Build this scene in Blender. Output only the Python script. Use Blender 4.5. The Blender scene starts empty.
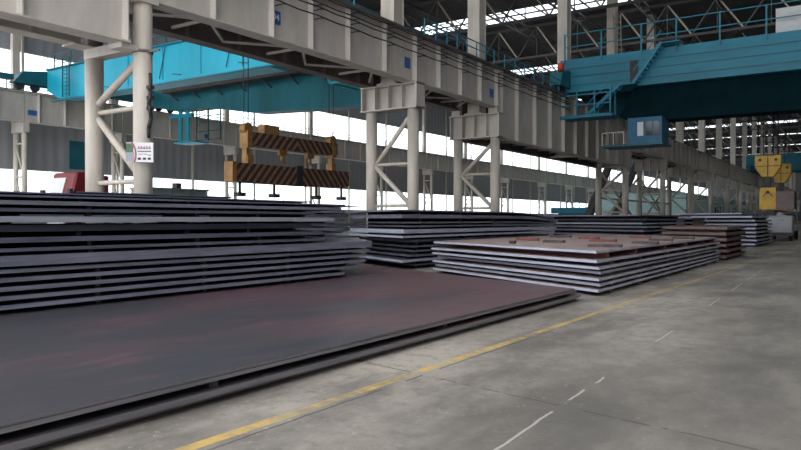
import bpy, bmesh, math, random
from mathutils import Vector
random.seed(7)
scene = bpy.context.scene
COL = scene.collection
# ------------------------------------------------------------------ camera, world, exposure
YAW = math.atan(.664)
cam_data = bpy.data.cameras.new('camera')
cam_data.sensor_width = 36.0
cam_data.lens = 700 / 801 * 36.0
cam_data.clip_end = 2000
cam = bpy.data.objects.new('camera', cam_data)
COL.objects.link(cam)
cam.location = (0, 0, 1.6)
cam.rotation_euler = (math.radians(90) - math.atan(5 / 700), 0, YAW)
scene.camera = cam

world = bpy.data.worlds.new('sky')
scene.world = world
world.use_nodes = True
wn = world.node_tree
bg = wn.nodes['Background']
bg.inputs['Color'].default_value = (0.95, 0.965, 1.0, 1)
bg.inputs['Strength'].default_value = 2.6
scene.view_settings.view_transform = 'Standard'
scene.view_settings.look = 'None'
scene.view_settings.gamma = 1
scene.view_settings.exposure = 0.35

# ------------------------------------------------------------------ helpers
class MB:
    """collects geometry in world coordinates, builds ONE mesh object"""
    def __init__(self):
        self.v = []; self.f = []; self.m = []; self.s = []
    def poly(self, pts, mi=0):
        b = len(self.v); self.v += [tuple(p) for p in pts]
        self.f.append(tuple(range(b, b + len(pts)))); self.m.append(mi); self.s.append(False)
    def box(self, x0, x1, y0, y1, z0, z1, mi=0):
        if x0 > x1: x0, x1 = x1, x0
        if y0 > y1: y0, y1 = y1, y0
        b = len(self.v)
        self.v += [(x0,y0,z0),(x1,y0,z0),(x1,y1,z0),(x0,y1,z0),(x0,y0,z1),(x1,y0,z1),(x1,y1,z1),(x0,y1,z1)]
        for q in ((0,3,2,1),(4,5,6,7),(0,1,5,4),(1,2,6,5),(2,3,7,6),(3,0,4,7)):
            self.f.append(tuple(b + i for i in q)); self.m.append(mi); self.s.append(False)
        return self
    def bar(self, p0, p1, w, h=None, mi=0, up=(0,0,1)):
        h = h or w
        p0 = Vector(p0); p1 = Vector(p1); d = (p1 - p0).normalized()
        u = Vector(up)
        if abs(d.dot(u)) > .98: u = Vector((1,0,0))
        s = d.cross(u).normalized(); t = s.cross(d).normalized()
        b = len(self.v)
        for p in (p0, p1):
            for a, c in ((-1,-1),(1,-1),(1,1),(-1,1)):
                self.v.append(tuple(p + s * a * w / 2 + t * c * h / 2))
        for q in ((0,1,2,3),(7,6,5,4),(0,4,5,1),(1,5,6,2),(2,6,7,3),(3,7,4,0)):
            self.f.append(tuple(b + i for i in q)); self.m.append(mi); self.s.append(False)
        return self
    def tube(self, p0, p1, r, n=16, r2=None, mi=0):
        r2 = r if r2 is None else r2
        p0 = Vector(p0); p1 = Vector(p1); d = (p1 - p0).normalized()
        u = Vector((0,0,1)) if abs(d.z) < .98 else Vector((1,0,0))
        s = d.cross(u).normalized(); t = s.cross(d).normalized()
        b = len(self.v)
        for p, rr in ((p0, r), (p1, r2)):
            for i in range(n):
                a = 2 * math.pi * i / n
                self.v.append(tuple(p + (s * math.cos(a) + t * math.sin(a)) * rr))
        for i in range(n):
            j = (i + 1) % n
            self.f.append((b+i, b+j, b+n+j, b+n+i)); self.m.append(mi); self.s.append(True)
        self.f.append(tuple(b + i for i in reversed(range(n)))); self.m.append(mi); self.s.append(False)
        self.f.append(tuple(b + n + i for i in range(n))); self.m.append(mi); self.s.append(False)
        return self
    def prism(self, pts, axis, a0, a1, mi=0):
        """pts: 2-D outline; axis 'x','y','z' is the extrusion axis"""
        def mk(p, a):
            return {'x': (a, p[0], p[1]), 'y': (p[0], a, p[1]), 'z': (p[0], p[1], a)}[axis]
        n = len(pts); b = len(self.v)
        self.v += [mk(p, a0) for p in pts] + [mk(p, a1) for p in pts]
        self.f.append(tuple(b + i for i in range(n))); self.f.append(tuple(b + n + i for i in reversed(range(n))))
        self.m += [mi, mi]; self.s += [False, False]
        for i in range(n):
            j = (i + 1) % n
            self.f.append((b+i, b+n+i, b+n+j, b+j)); self.m.append(mi); self.s.append(False)
        return self
    def build(self, name, mats, parent=None, bevel=0.0, origin=None):
        if not isinstance(mats, (list, tuple)): mats = [mats]
        if parent is not None:
            o0 = Vector(parent['_o'])
        elif origin is not None:
            o0 = Vector(origin)
        else:
            xs = [v[0] for v in self.v]; ys = [v[1] for v in self.v]; zs = [v[2] for v in self.v]
            o0 = Vector(((min(xs)+max(xs))/2, (min(ys)+max(ys))/2, min(zs)))
        me = bpy.data.meshes.new(name)
        me.from_pydata([tuple(Vector(v) - o0) for v in self.v], [], self.f)
        for m in mats: me.materials.append(m)
        for p, mi, sm in zip(me.polygons, self.m, self.s):
            p.material_index = mi; p.use_smooth = sm
        bm = bmesh.new(); bm.from_mesh(me)
        bmesh.ops.recalc_face_normals(bm, faces=bm.faces)
        bm.to_mesh(me); bm.free()
        ob = bpy.data.objects.new(name, me); COL.objects.link(ob)
        ob['_o'] = tuple(o0)
        if parent is not None: ob.parent = parent
        else: ob.location = o0
        if bevel:
            bv = ob.modifiers.new('bevel', 'BEVEL'); bv.width = bevel; bv.segments = 1; bv.limit_method = 'ANGLE'
        return ob

def tag(o, label=None, cat=None, group=None, kind=None):
    if label: o['label'] = label
    if cat: o['category'] = cat
    if group: o['group'] = group
    if kind: o['kind'] = kind
    return o
def thing(name, loc, label, cat, group=None):
    o = bpy.data.objects.new(name, None); COL.objects.link(o)
    o.location = loc; o['_o'] = tuple(loc); o.empty_display_size = .3
    return tag(o, label, cat, group)
def copy_tree(o, parent=None):
    c = o.copy(); COL.objects.link(c)
    if parent is not None: c.parent = parent
    for ch in list(o.children): copy_tree(ch, c)
    return c
ORD = ['topmost','second','third','fourth','fifth','sixth','seventh','eighth','ninth','tenth','eleventh','twelfth','thirteenth','fourteenth','fifteenth','sixteenth','seventeenth','eighteenth','nineteenth']

# ------------------------------------------------------------------ materials
def mat(name, col, rough=.6, metal=0.0, var=.12, scale=1.5, col2=None, bump=0.0, spec=.5, streak=None):
    m = bpy.data.materials.new(name); m.use_nodes = True
    nt = m.node_tree; n = nt.nodes; L = nt.links
    b = n['Principled BSDF']
    b.inputs['Roughness'].default_value = rough; b.inputs['Metallic'].default_value = metal
    b.inputs['Specular IOR Level'].default_value = spec
    tc = n.new('ShaderNodeTexCoord'); mp = n.new('ShaderNodeMapping')
    geo = n.new('ShaderNodeNewGeometry')
    L.new(geo.outputs['Position'], mp.inputs['Vector'])
    if streak: mp.inputs['Scale'].default_value = streak
    no = n.new('ShaderNodeTexNoise'); no.inputs['Scale'].default_value = scale; no.inputs['Detail'].default_value = 6; no.inputs['Roughness'].default_value = .65
    L.new(mp.outputs['Vector'], no.inputs['Vector'])
    cr = n.new('ShaderNodeValToRGB')
    c2 = col2 or tuple(max(0, c * (1 - var * 2.2)) for c in col)
    cr.color_ramp.elements[0].position = .32; cr.color_ramp.elements[1].position = .66
    cr.color_ramp.elements[0].color = (*c2, 1); cr.color_ramp.elements[1].color = (*col, 1)
    L.new(no.outputs['Fac'], cr.inputs['Fac']); L.new(cr.outputs['Color'], b.inputs['Base Color'])
    if bump:
        bp = n.new('ShaderNodeBump'); bp.inputs['Strength'].default_value = bump; bp.inputs['Distance'].default_value = .02
        L.new(no.outputs['Fac'], bp.inputs['Height']); L.new(bp.outputs['Normal'], b.inputs['Normal'])
    return m
def math_node(nt, op, a, b=None, clamp=False):
    q = nt.nodes.new('ShaderNodeMath'); q.operation = op; q.use_clamp = clamp
    for i, x in enumerate((a, b)):
        if x is None: continue
        if isinstance(x, (int, float)): q.inputs[i].default_value = x
        else: nt.links.new(x, q.inputs[i])
    return q.outputs[0]

M = {}
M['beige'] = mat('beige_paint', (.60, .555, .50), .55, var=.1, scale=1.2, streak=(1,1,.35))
M['column'] = mat('column_paint', (.64, .58, .50), .5, var=.12, scale=1.6, streak=(1,1,.3))
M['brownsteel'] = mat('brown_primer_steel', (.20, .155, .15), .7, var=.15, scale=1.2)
M['roofsteel'] = mat('dark_roof_steel', (.085, .075, .075), .7, var=.15, scale=.8)
M['tan'] = mat('tan_and_lit_steel', (.42, .34, .27), .7, var=.15, scale=.8)  # own tan of ladder and bundles, lit tone of the truss braces
M['roofdeck'] = mat('roof_deck', (.065, .06, .055), .9, var=.25, scale=.25)
M['teal'] = mat('turquoise_paint', (.010, .43, .60), .45, var=.12, scale=.5, streak=(1,1,.3))
M['teal2'] = mat('deep_teal_paint', (.006, .235, .345), .5, var=.15, scale=.6, streak=(.3,1,1))
M['teal_shade'] = mat('shade_dimmed_teal', (.014, .22, .28), .5, var=.2, scale=.5, streak=(1,1,.3))  # shade from the front girder mixed into the rear girder's teal
M['teal_undershade'] = mat('shade_blackened_teal', (.003, .022, .03), .9, var=.15, scale=.8, spec=.1)  # shade beneath the upper box put into the lower girder's colour
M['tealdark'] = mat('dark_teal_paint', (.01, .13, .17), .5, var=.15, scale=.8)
M['cyanwall'] = mat('pale_turquoise_cladding', (.60, .86, .88), .6, var=.06, scale=.3)
M['yellow'] = mat('yellow_crane_paint', (.72, .42, .03), .5, var=.18, scale=1.5)
M['orange'] = mat('orange_hook_paint', (.38, .20, .06), .5, var=.2, scale=2)
M['dark'] = mat('dark_iron', (.035, .035, .04), .6, var=.2, scale=2)
M['rail'] = mat('rail_steel', (.12, .10, .10), .5, var=.2, scale=2)
M['red'] = mat('red_truck_paint', (.20, .018, .028), .4, var=.1, scale=1.2)
M['palegrey'] = mat('pale_grey_paint', (.34, .36, .38), .6, var=.12, scale=1.5)
M['white'] = mat('off_white_paint', (.72, .74, .75), .5, var=.08, scale=1)
M['glassdark'] = mat('dark_glass', (.03, .04, .05), .1, var=.05)
M['lamp_red'] = mat('red_lamp_shell', (.60, .07, .03), .4, var=.05)
M['rust_spacer'] = mat('red_oxide_spacer', (.20, .065, .06), .75, var=.2, scale=5)
M['wood_spacer'] = mat('dark_timber_spacer', (.085, .075, .075), .85, var=.25, scale=6)
M['ghost'] = mat('grey_green_steel', (.20, .25, .25), .6, var=.12, scale=1)
M['blue_sign'] = mat('blue_sign_enamel', (.03, .12, .36), .45, var=.05)
M['sign_white'] = mat('sign_white', (.80, .80, .80), .5, var=.04)
M['sign_green'] = mat('sign_green', (.03, .09, .04), .5, col2=(.12, .18, .13), scale=9)
M['sign_red'] = mat('sign_red', (.45, .05, .05), .5, var=.04)
M['sign_teal'] = mat('sign_teal', (.06, .25, .26), .5, var=.04)
M['sign_grey'] = mat('sign_grey', (.35, .38, .42), .5, var=.1, scale=9)
M['rubber'] = mat('tyre_rubber', (.02, .02, .02), .9)

def plate_top(name, a, b, c, rough=.42, drift=0.0):
    m = bpy.data.materials.new(name); m.use_nodes = True
    nt = m.node_tree; n = nt.nodes; L = nt.links; p = n['Principled BSDF']
    geo = n.new('ShaderNodeNewGeometry')
    mp = n.new('ShaderNodeMapping'); mp.inputs['Scale'].default_value = (1, .35, 1)
    L.new(geo.outputs['Position'], mp.inputs['Vector'])
    n1 = n.new('ShaderNodeTexNoise'); n1.inputs['Scale'].default_value = .55; n1.inputs['Detail'].default_value = 5
    n2 = n.new('ShaderNodeTexNoise'); n2.inputs['Scale'].default_value = 3.2; n2.inputs['Detail'].default_value = 8; n2.inputs['Roughness'].default_value = .7
    L.new(mp.outputs['Vector'], n1.inputs['Vector']); L.new(mp.outputs['Vector'], n2.inputs['Vector'])
    r1 = n.new('ShaderNodeValToRGB'); r1.color_ramp.elements[0].position = .36; r1.color_ramp.elements[1].position = .62
    r1.color_ramp.elements[0].color = (*a, 1); r1.color_ramp.elements[1].color = (*b, 1)
    if drift:
        sp = n.new('ShaderNodeSeparateXYZ'); L.new(geo.outputs['Position'], sp.inputs[0])
        g = math_node(nt, 'MULTIPLY', math_node(nt, 'SUBTRACT', sp.outputs[1], 8.5), drift)
        L.new(math_node(nt, 'ADD', n1.outputs['Fac'], g), r1.inputs['Fac'])
    else:
        L.new(n1.outputs['Fac'], r1.inputs['Fac'])
    r2 = n.new('ShaderNodeValToRGB'); r2.color_ramp.elements[0].position = .56; r2.color_ramp.elements[1].position = .78
    L.new(n2.outputs['Fac'], r2.inputs['Fac'])
    mx = n.new('ShaderNodeMixRGB'); mx.inputs['Color2'].default_value = (*c, 1)
    L.new(r2.outputs['Color'], mx.inputs['Fac']); L.new(r1.outputs['Color'], mx.inputs['Color1'])
    L.new(mx.outputs['Color'], p.inputs['Base Color'])
    rr = n.new('ShaderNodeMapRange'); rr.inputs['To Min'].default_value = rough - .08; rr.inputs['To Max'].default_value = rough + .12
    L.new(n2.outputs['Fac'], rr.inputs['Value']); L.new(rr.outputs['Result'], p.inputs['Roughness'])
    return m
M['p_near'] = plate_top('mill_scale_plate_top', (.042, .042, .050), (.095, .052, .060), (.13, .062, .068), .42, .032)
M['p_red'] = plate_top('rusty_plate_top', (.24, .17, .155), (.33, .235, .21), (.20, .15, .15), .40)
M['p_dark'] = plate_top('dark_plate_top', (.07, .078, .105), (.115, .11, .135), (.10, .09, .105), .42)
M['p_brown'] = plate_top('brown_plate_top', (.13, .05, .05), (.17, .06, .055), (.12, .07, .06), .5)
M['p_blue'] = plate_top('blue_grey_plate_top', (.20, .23, .29), (.25, .27, .32), (.20, .20, .23), .42)
M['e_near'] = mat('plate_edge_near', (.21, .20, .215), .4, var=.22, scale=3, streak=(1, .3, 8))
M['e_blue'] = mat('plate_edge_blue', (.50, .535, .66), .4, var=.18, scale=3, streak=(.5, .5, 6))
M['e_grey'] = mat('plate_edge_grey', (.225, .235, .30), .45, var=.25, scale=2.5, streak=(1, .3, 6))
M['e_dark'] = mat('plate_edge_dark', (.125, .135, .185), .5, var=.25, scale=2.5, streak=(1, .3, 6))
M['e_grey2'] = mat('plate_edge_pale_grey', (.36, .38, .43), .45, var=.15, scale=2.5, streak=(1, .3, 6))
M['e_brown'] = mat('plate_edge_brown', (.17, .12, .105), .6, var=.2, scale=3)

# floor
def floor_mat():
    m = bpy.data.materials.new('concrete_floor'); m.use_nodes = True
    nt = m.node_tree; n = nt.nodes; L = nt.links; p = n['Principled BSDF']
    geo = n.new('ShaderNodeNewGeometry'); sep = n.new('ShaderNodeSeparateXYZ'); L.new(geo.outputs['Position'], sep.inputs[0])
    def noise(sc, det=6, rough=.6, scale3=(1,1,1)):
        mp = n.new('ShaderNodeMapping'); mp.inputs['Scale'].default_value = scale3; L.new(geo.outputs['Position'], mp.inputs['Vector'])
        q = n.new('ShaderNodeTexNoise'); q.inputs['Scale'].default_value = sc; q.inputs['Detail'].default_value = det; q.inputs['Roughness'].default_value = rough
        L.new(mp.outputs['Vector'], q.inputs['Vector']); return q.outputs['Fac']
    def ramp(f, p0, c0, p1, c1):
        r = n.new('ShaderNodeValToRGB'); r.color_ramp.elements[0].position = p0; r.color_ramp.elements[1].position = p1
        r.color_ramp.elements[0].color = (*c0, 1); r.color_ramp.elements[1].color = (*c1, 1); L.new(f, r.inputs['Fac']); return r.outputs['Color']
    def mix(fac, a, b):
        x = n.new('ShaderNodeMixRGB')
        for k, v in (('Fac', fac), ('Color1', a), ('Color2', b)):
            if isinstance(v, tuple): x.inputs[k].default_value = (*v, 1)
            elif isinstance(v, (int, float)): x.inputs[k].default_value = v
            else: L.new(v, x.inputs[k])
        return x.outputs['Color']
    base = ramp(noise(.5, 8, .65, (1,.5,1)), .40, (.13,.118,.102), .60, (.34,.31,.265))
    base = mix(ramp(noise(4.5, 9, .75), .50, (0,0,0), .66, (.75,.75,.75)), base, (.13,.12,.105))
    base = mix(ramp(noise(14, 4, .7), .60, (0,0,0), .66, (.6,.6,.6)), base, (.38,.36,.32))
    # dark oily blotches and tyre wear along the drive aisle
    base = mix(ramp(noise(1.3, 5, .6, (1,.25,1)), .52, (0,0,0), .66, (.7,.7,.7)), base, (.10,.094,.085))
    X, Y = sep.outputs[0], sep.outputs[1]
    lane = n.new('ShaderNodeMapRange'); lane.interpolation_type = 'SMOOTHSTEP'; lane.inputs['From Min'].default_value = -3.6; lane.inputs['From Max'].default_value = .5; lane.inputs['To Max'].default_value = .55
    L.new(math_node(nt, 'ADD', X, math_node(nt, 'MULTIPLY', noise(.35, 3), 2.0)), lane.inputs['Value'])
    base = mix(lane.outputs['Result'], base, (.09,.086,.08))
    wob = math_node(nt, 'MULTIPLY', math_node(nt, 'SUBTRACT', noise(1.2, 4), .5), .10)
    Xw = math_node(nt, 'ADD', X, wob)
    Yw = math_node(nt, 'ADD', Y, wob)
    def line(v, c, w):  # 1 inside a thin line
        d = math_node(nt, 'ABSOLUTE', math_node(nt, 'SUBTRACT', v, c))
        return math_node(nt, 'LESS_THAN', d, w)
    # slab joints: one runs beside the yellow line, others cross the aisle
    j = line(Xw, -3.80, .012)
    for c in (6.15, 14.5, 23.0, 32.0, 42.0): j = math_node(nt, 'MAXIMUM', j, line(math_node(nt, 'ADD', Yw, math_node(nt, 'MULTIPLY', X, .22)), c - .85, .014))
    j = math_node(nt, 'MAXIMUM', j, line(Xw, .9, .012))
    jn = math_node(nt, 'MULTIPLY', j, math_node(nt, 'GREATER_THAN', noise(2.2, 3), .44))
    base = mix(math_node(nt, 'MULTIPLY', jn, .8), base, (.05,.047,.043))
    # pale scratches
    s = math_node(nt, 'MULTIPLY', line(math_node(nt, 'ADD', Xw, math_node(nt, 'MULTIPLY', Y, .03)), -2.0, .012), math_node(nt, 'GREATER_THAN', noise(.55, 2), .53))
    base = mix(math_node(nt, 'MULTIPLY', s, .6), base, (.5,.48,.45))
    # yellow line, worn
    Xl = math_node(nt, 'SUBTRACT', X, math_node(nt, 'MULTIPLY', Y, .012))
    yl = line(Xl, -3.99, .062)
    wear = math_node(nt, 'SUBTRACT', 1, math_node(nt, 'MULTIPLY', math_node(nt, 'SUBTRACT', noise(1.6, 7, .85), .42), 6, True), True)
    far = n.new('ShaderNodeMapRange'); far.inputs['From Min'].default_value = 6; far.inputs['From Max'].default_value = 26; far.inputs['To Min'].default_value = 1.0; far.inputs['To Max'].default_value = .35
    L.new(Y, far.inputs['Value'])
    wear = math_node(nt, 'MULTIPLY', wear, far.outputs['Result'])
    wear = math_node(nt, 'ADD', math_node(nt, 'MULTIPLY', wear, .8), .12)
    base = mix(math_node(nt, 'MULTIPLY', yl, wear), base, (.52,.35,.09))
    L.new(base, p.inputs['Base Color'])
    rr = n.new('ShaderNodeMapRange'); rr.inputs['To Min'].default_value = .5; rr.inputs['To Max'].default_value = .8
    L.new(noise(3, 5), rr.inputs['Value']); L.new(rr.outputs['Result'], p.inputs['Roughness'])
    bp = n.new('ShaderNodeBump'); bp.inputs['Strength'].default_value = .25; bp.inputs['Distance'].default_value = .01
    L.new(noise(18, 6), bp.inputs['Height']); L.new(bp.outputs['Normal'], p.inputs['Normal'])
    return m
M['floor'] = floor_mat()

def corrugated(name, col, axis, period=.35, rough=.7):
    m = bpy.data.materials.new(name); m.use_nodes = True
    nt = m.node_tree; n = nt.nodes; L = nt.links; p = n['Principled BSDF']; p.inputs['Roughness'].default_value = rough
    geo = n.new('ShaderNodeNewGeometry'); sep = n.new('ShaderNodeSeparateXYZ'); L.new(geo.outputs['Position'], sep.inputs[0])
    no = n.new('ShaderNodeTexNoise'); no.inputs['Scale'].default_value = .3; no.inputs['Detail'].default_value = 4; L.new(geo.outputs['Position'], no.inputs['Vector'])
    w = math_node(nt, 'SINE', math_node(nt, 'MULTIPLY', sep.outputs[axis], 2 * math.pi / period))
    r = n.new('ShaderNodeValToRGB'); r.color_ramp.elements[0].color = (*[c * .75 for c in col], 1); r.color_ramp.elements[1].color = (*col, 1)
    L.new(no.outputs['Fac'], r.inputs['Fac']); L.new(r.outputs['Color'], p.inputs['Base Color'])
    bp = n.new('ShaderNodeBump'); bp.inputs['Strength'].default_value = .5; bp.inputs['Distance'].default_value = .04
    L.new(w, bp.inputs['Height']); L.new(bp.outputs['Normal'], p.inputs['Normal'])
    return m
M['wall'] = corrugated('corrugated_wall', (.33, .34, .36), 1, 1.0)
M['wallend'] = corrugated('corrugated_end_wall', (.16, .155, .16), 0, 1.0)

def pane_mat():
    m = bpy.data.materials.new('window_pane'); m.use_nodes = True
    nt = m.node_tree; n = nt.nodes; L = nt.links
    n.remove(n['Principled BSDF'])
    t = n.new('ShaderNodeBsdfTransparent'); t.inputs['Color'].default_value = (.93, .96, .97, 1)
    g = n.new('ShaderNodeBsdfGlossy'); g.inputs['Roughness'].default_value = .15
    mx = n.new('ShaderNodeMixShader'); mx.inputs[0].default_value = .06
    L.new(t.outputs[0], mx.inputs[1]); L.new(g.outputs[0], mx.inputs[2]); L.new(mx.outputs[0], n['Material Output'].inputs['Surface'])
    return m
M['pane'] = pane_mat()

def stripe_mat():
    m = bpy.data.materials.new('hazard_stripes'); m.use_nodes = True
    nt = m.node_tree; n = nt.nodes; L = nt.links; p = n['Principled BSDF']; p.inputs['Roughness'].default_value = .6
    tc = n.new('ShaderNodeTexCoord'); sep = n.new('ShaderNodeSeparateXYZ'); L.new(tc.outputs['Object'], sep.inputs[0])
    a = math_node(nt, 'ADD', math_node(nt, 'ABSOLUTE', sep.outputs[1]), math_node(nt, 'MULTIPLY', sep.outputs[2], .9))
    f = math_node(nt, 'FRACT', math_node(nt, 'MULTIPLY', a, 1 / .62))
    g = math_node(nt, 'GREATER_THAN', f, .52)
    no = n.new('ShaderNodeTexNoise'); no.inputs['Scale'].default_value = 2.5; no.inputs['Detail'].default_value = 6; L.new(tc.outputs['Object'], no.inputs['Vector'])
    r = n.new('ShaderNodeValToRGB'); r.color_ramp.elements[0].position = .3; r.color_ramp.elements[1].position = .7
    r.color_ramp.elements[0].color = (.20, .10, .06, 1); r.color_ramp.elements[1].color = (.36, .20, .11, 1); L.new(no.outputs['Fac'], r.inputs['Fac'])
    mx = n.new('ShaderNodeMixRGB'); L.new(g, mx.inputs['Fac']); mx.inputs['Color1'].default_value = (.045, .022, .025, 1); L.new(r.outputs['Color'], mx.inputs['Color2'])
    L.new(mx.outputs['Color'], p.inputs['Base Color'])
    return m
M['stripe'] = stripe_mat()

# ------------------------------------------------------------------ the setting
XL, XR, Y0, Y1, ZR = -61.0, 14.0, -14.0, 350.0, 30.0
tag(MB().box(XL - 1, XR + 1, Y0, Y1, -.3, 0).build('floor', M['floor']), kind='structure')
# left wall with two long window bands
def wall_part(z0, z1): return MB().box(XL - .25, XL, Y0, Y1, z0, z1)
w = MB()
w.box(XL - .25, XL, Y0, Y1, 0, 3.0); w.box(XL - .25, XL, Y0, Y1, 6.0, 12.7); w.box(XL - .25, XL, Y0, Y1, 16.2, ZR)
tag(w.build('wall_left', M['wall']), kind='structure')
for i, (z0, z1) in enumerate(((3.0, 6.0), (12.7, 16.2))):
    fr = MB(); pn = MB()
    pn.box(XL - .14, XL - .12, Y0, Y1, z0, z1)
    y = Y0
    while y < Y1:
        fr.box(XL - .12, XL - .08, y, y + .06, z0, z1); y += 6.1
    for z in (z0, z1 - .06): fr.box(XL - .12, XL - .09, Y0, Y1, z, z + .06)
    wo = tag(pn.build('window_%d' % (i + 1), M['pane']), kind='structure')
    fr.build('window_frame', M['white'], wo)
# wall posts
wp = thing('wall_post', (XL + .2, Y0 + .5, 0), 'slim grey post against the far left wall', 'post', 'posts along the far left wall')
wp_m = MB().box(XL, XL + .2, Y0 + .4, Y0 + .6, 0, ZR - .3).build('post_shaft', M['column'], wp)
k = 1
while Y0 + .5 + 9.2 * k < 300:
    c = copy_tree(wp); c.location = (XL + .2, Y0 + .5 + 9.2 * k, 0); k += 1
# right wall (beyond the frame), kept solid to hold back side light
tag(MB().box(XR, XR + .25, Y0, Y1, 0, ZR).build('wall_right', M['wallend']), kind='structure')
# end wall
tag(MB().box(XL, XR, Y1 - .3, Y1, 0, ZR).build('wall_back', M['wallend']), kind='structure')
# roof with crosswise skylight strips
RS = 8.0
strips = []
y = 52.6
while y < Y1 - 10:
    strips += [(y, y + 2.1), (y + 2.7, y + 4.8)]
    y += 35.0
rf = MB(); cur = RS
for a, b in strips:
    rf.box(XL - .3, XR + .3, cur, a, ZR, ZR + .05); cur = b
rf.box(XL - .3, XR + .3, cur, Y1, ZR, ZR + .05)
tag(rf.build('ceiling', M['roofdeck']), kind='structure')
for i, (a, b) in enumerate(strips):
    pn = MB().box(XL, XR, a, b, ZR + .02, ZR + .03)
    wo = tag(pn.build('window_%d' % (i + 3), M['pane']), kind='structure')
    fr = MB(); x = XL
    while x < XR:
        fr.box(x, x + .3, a, b, ZR - .02, ZR + .015); x += 3.0
    fr.build('window_frame', M['roofsteel'], wo)

# ------------------------------------------------------------------ roof trusses and purlins
def truss_mesh():
    y = 0
    bc = MB(); tc_ = MB(); wb = MB(); br = MB()
    bc.box(XL + .3, XR - .3, y - .18, y + .18, 25.0, 25.3)
    tc_.box(XL + .3, XR - .3, y - .18, y + .18, 29.4, 29.75)
    x = XL + .5; i = 0; st = 3.0
    while x + 2 * st < XR:
        wb.bar((x, y, 25.2), (x + st, y, 29.5), .16, .16, up=(0,1,0))
        br.bar((x + st, y, 29.5), (x + 2 * st, y, 25.2), .2, .2, up=(0,1,0))
        wb.bar((x + st, y, 25.2), (x + st, y, 29.5), .12, .12, up=(0,1,0))
        x += 2 * st
    return bc, tc_, wb, br
TL = 'dark steel roof truss spanning crosswise under the roof deck with lattice webbing'
t0 = thing('roof_truss', (0, 0, 25.0), TL, 'roof truss', 'roof trusses across the hall')
bc, tc_, wb, br = truss_mesh()
bc.build('bottom_chord', M['roofsteel'], t0); tc_.build('top_chord', M['roofsteel'], t0)
wb.build('lattice', M['roofsteel'], t0); br.build('lit_brace', M['tan'], t0)  # tan on braces of one lean stands in for side light
ys = [23, 41, 59, 77] + [95 + 18 * i for i in range(14)]
t0.location = (0, ys[0], 25.0)
for y in ys[1:]:
    c = copy_tree(t0); c.location = (0, y, 25.0)
# longitudinal trusses / purlins
def longi(x, z0, z1, m, name, lab, cat, grp):
    t = thing(name, (x, 185, z0), lab, cat, grp)
    MB().box(x - .1, x + .1, RS + .2, Y1 - .5, z0, z0 + .2).build('lower_chord', m, t)
    if z1 > z0 + .5:
        MB().box(x - .1, x + .1, RS + .2, Y1 - .5, z1 - .2, z1).build('upper_chord', m, t)
        q = MB(); y = RS + 1; f = 0
        while y < 230:
            a, b = (z0 + .1, z1 - .1) if f == 0 else (z1 - .1, z0 + .1)
            q.bar((x, y, a), (x, y + 4.5, b), .14, .14); y += 4.5; f = 1 - f
        q.build('lattice', m, t)
    return t
for i in range(9):
    x = XL + 4.0 + i * 8.4
    longi(x, 27.6, 29.2, M['roofsteel'], 'lattice_purlin', 'dark lattice purlin running lengthwise between the roof trusses', 'roof beam', 'lattice purlins under the roof')

# ------------------------------------------------------------------ plate stacks
SK = -.62   # the stacks are laid with skewed ends: y shifts by SK per metre of x
def plate(name, x0, x1, y0, y1, ztop, th, mats, droop=0.0, skew=SK, droop_start=.75, near_droop=0.0):
    """x1 is the right-hand (aisle) side; y values are given at x1"""
    n = 14 if (droop or near_droop) else 1
    b = MB(); rows = []
    for i in range(n + 1):
        t = i / n
        dz = -droop * max(0, (t - droop_start) / (1 - droop_start)) ** 2 if droop else 0
        if near_droop and t < .2: dz -= near_droop * ((.2 - t) / .2) ** 2
        ya = y0 + (y1 - y0) * t
        rows.append(((x1, ya, ztop + dz), (x0, ya + (x0 - x1) * skew, ztop + dz)))
    for i in range(n):
        (a, bb), (c, d) = rows[i], rows[i + 1]
        lo = lambda p: (p[0], p[1], p[2] - th)
        b.poly([a, c, d, bb], 0); b.poly([lo(a), lo(bb), lo(d), lo(c)], 1)
        b.poly([a, lo(a), lo(c), c], 1); b.poly([bb, d, lo(d), lo(bb)], 1)
    lo = lambda p: (p[0], p[1], p[2] - th)
    a, bb = rows[0]; b.poly([a, bb, lo(bb), lo(a)], 1)
    a, bb = rows[-1]; b.poly([a, lo(a), lo(bb), bb], 1)
    ob = b.build(name, mats)
    bm = bmesh.new(); bm.from_mesh(ob.data); bmesh.ops.remove_doubles(bm, verts=bm.verts, dist=1e-4)
    bmesh.ops.recalc_face_normals(bm, faces=bm.faces); bm.to_mesh(ob.data); bm.free()
    return ob
def spacer(x0, x1, y, z0, z1, m, label, group, w=.09, skew=SK):
    b = MB(); dy = (x0 - x1) * skew
    b.poly([(x1, y, z0), (x1, y + w, z0), (x0, y + w + dy, z0), (x0, y + dy, z0)])
    b.poly([(x1, y, z1), (x0, y + dy, z1), (x0, y + w + dy, z1), (x1, y + w, z1)])
    b.poly([(x1, y, z0), (x1, y, z1), (x1, y + w, z1), (x1, y + w, z0)])
    b.poly([(x0, y + dy, z0), (x0, y + w + dy, z0), (x0, y + w + dy, z1), (x0, y + dy, z1)])
    b.poly([(x1, y, z0), (x0, y + dy, z0), (x0, y + dy, z1), (x1, y, z1)])
    b.poly([(x1, y + w, z0), (x1, y + w, z1), (x0, y + w + dy, z1), (x0, y + w + dy, z0)])
    return tag(b.build('spacer_bar', m), label, 'spacer', group)
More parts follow.
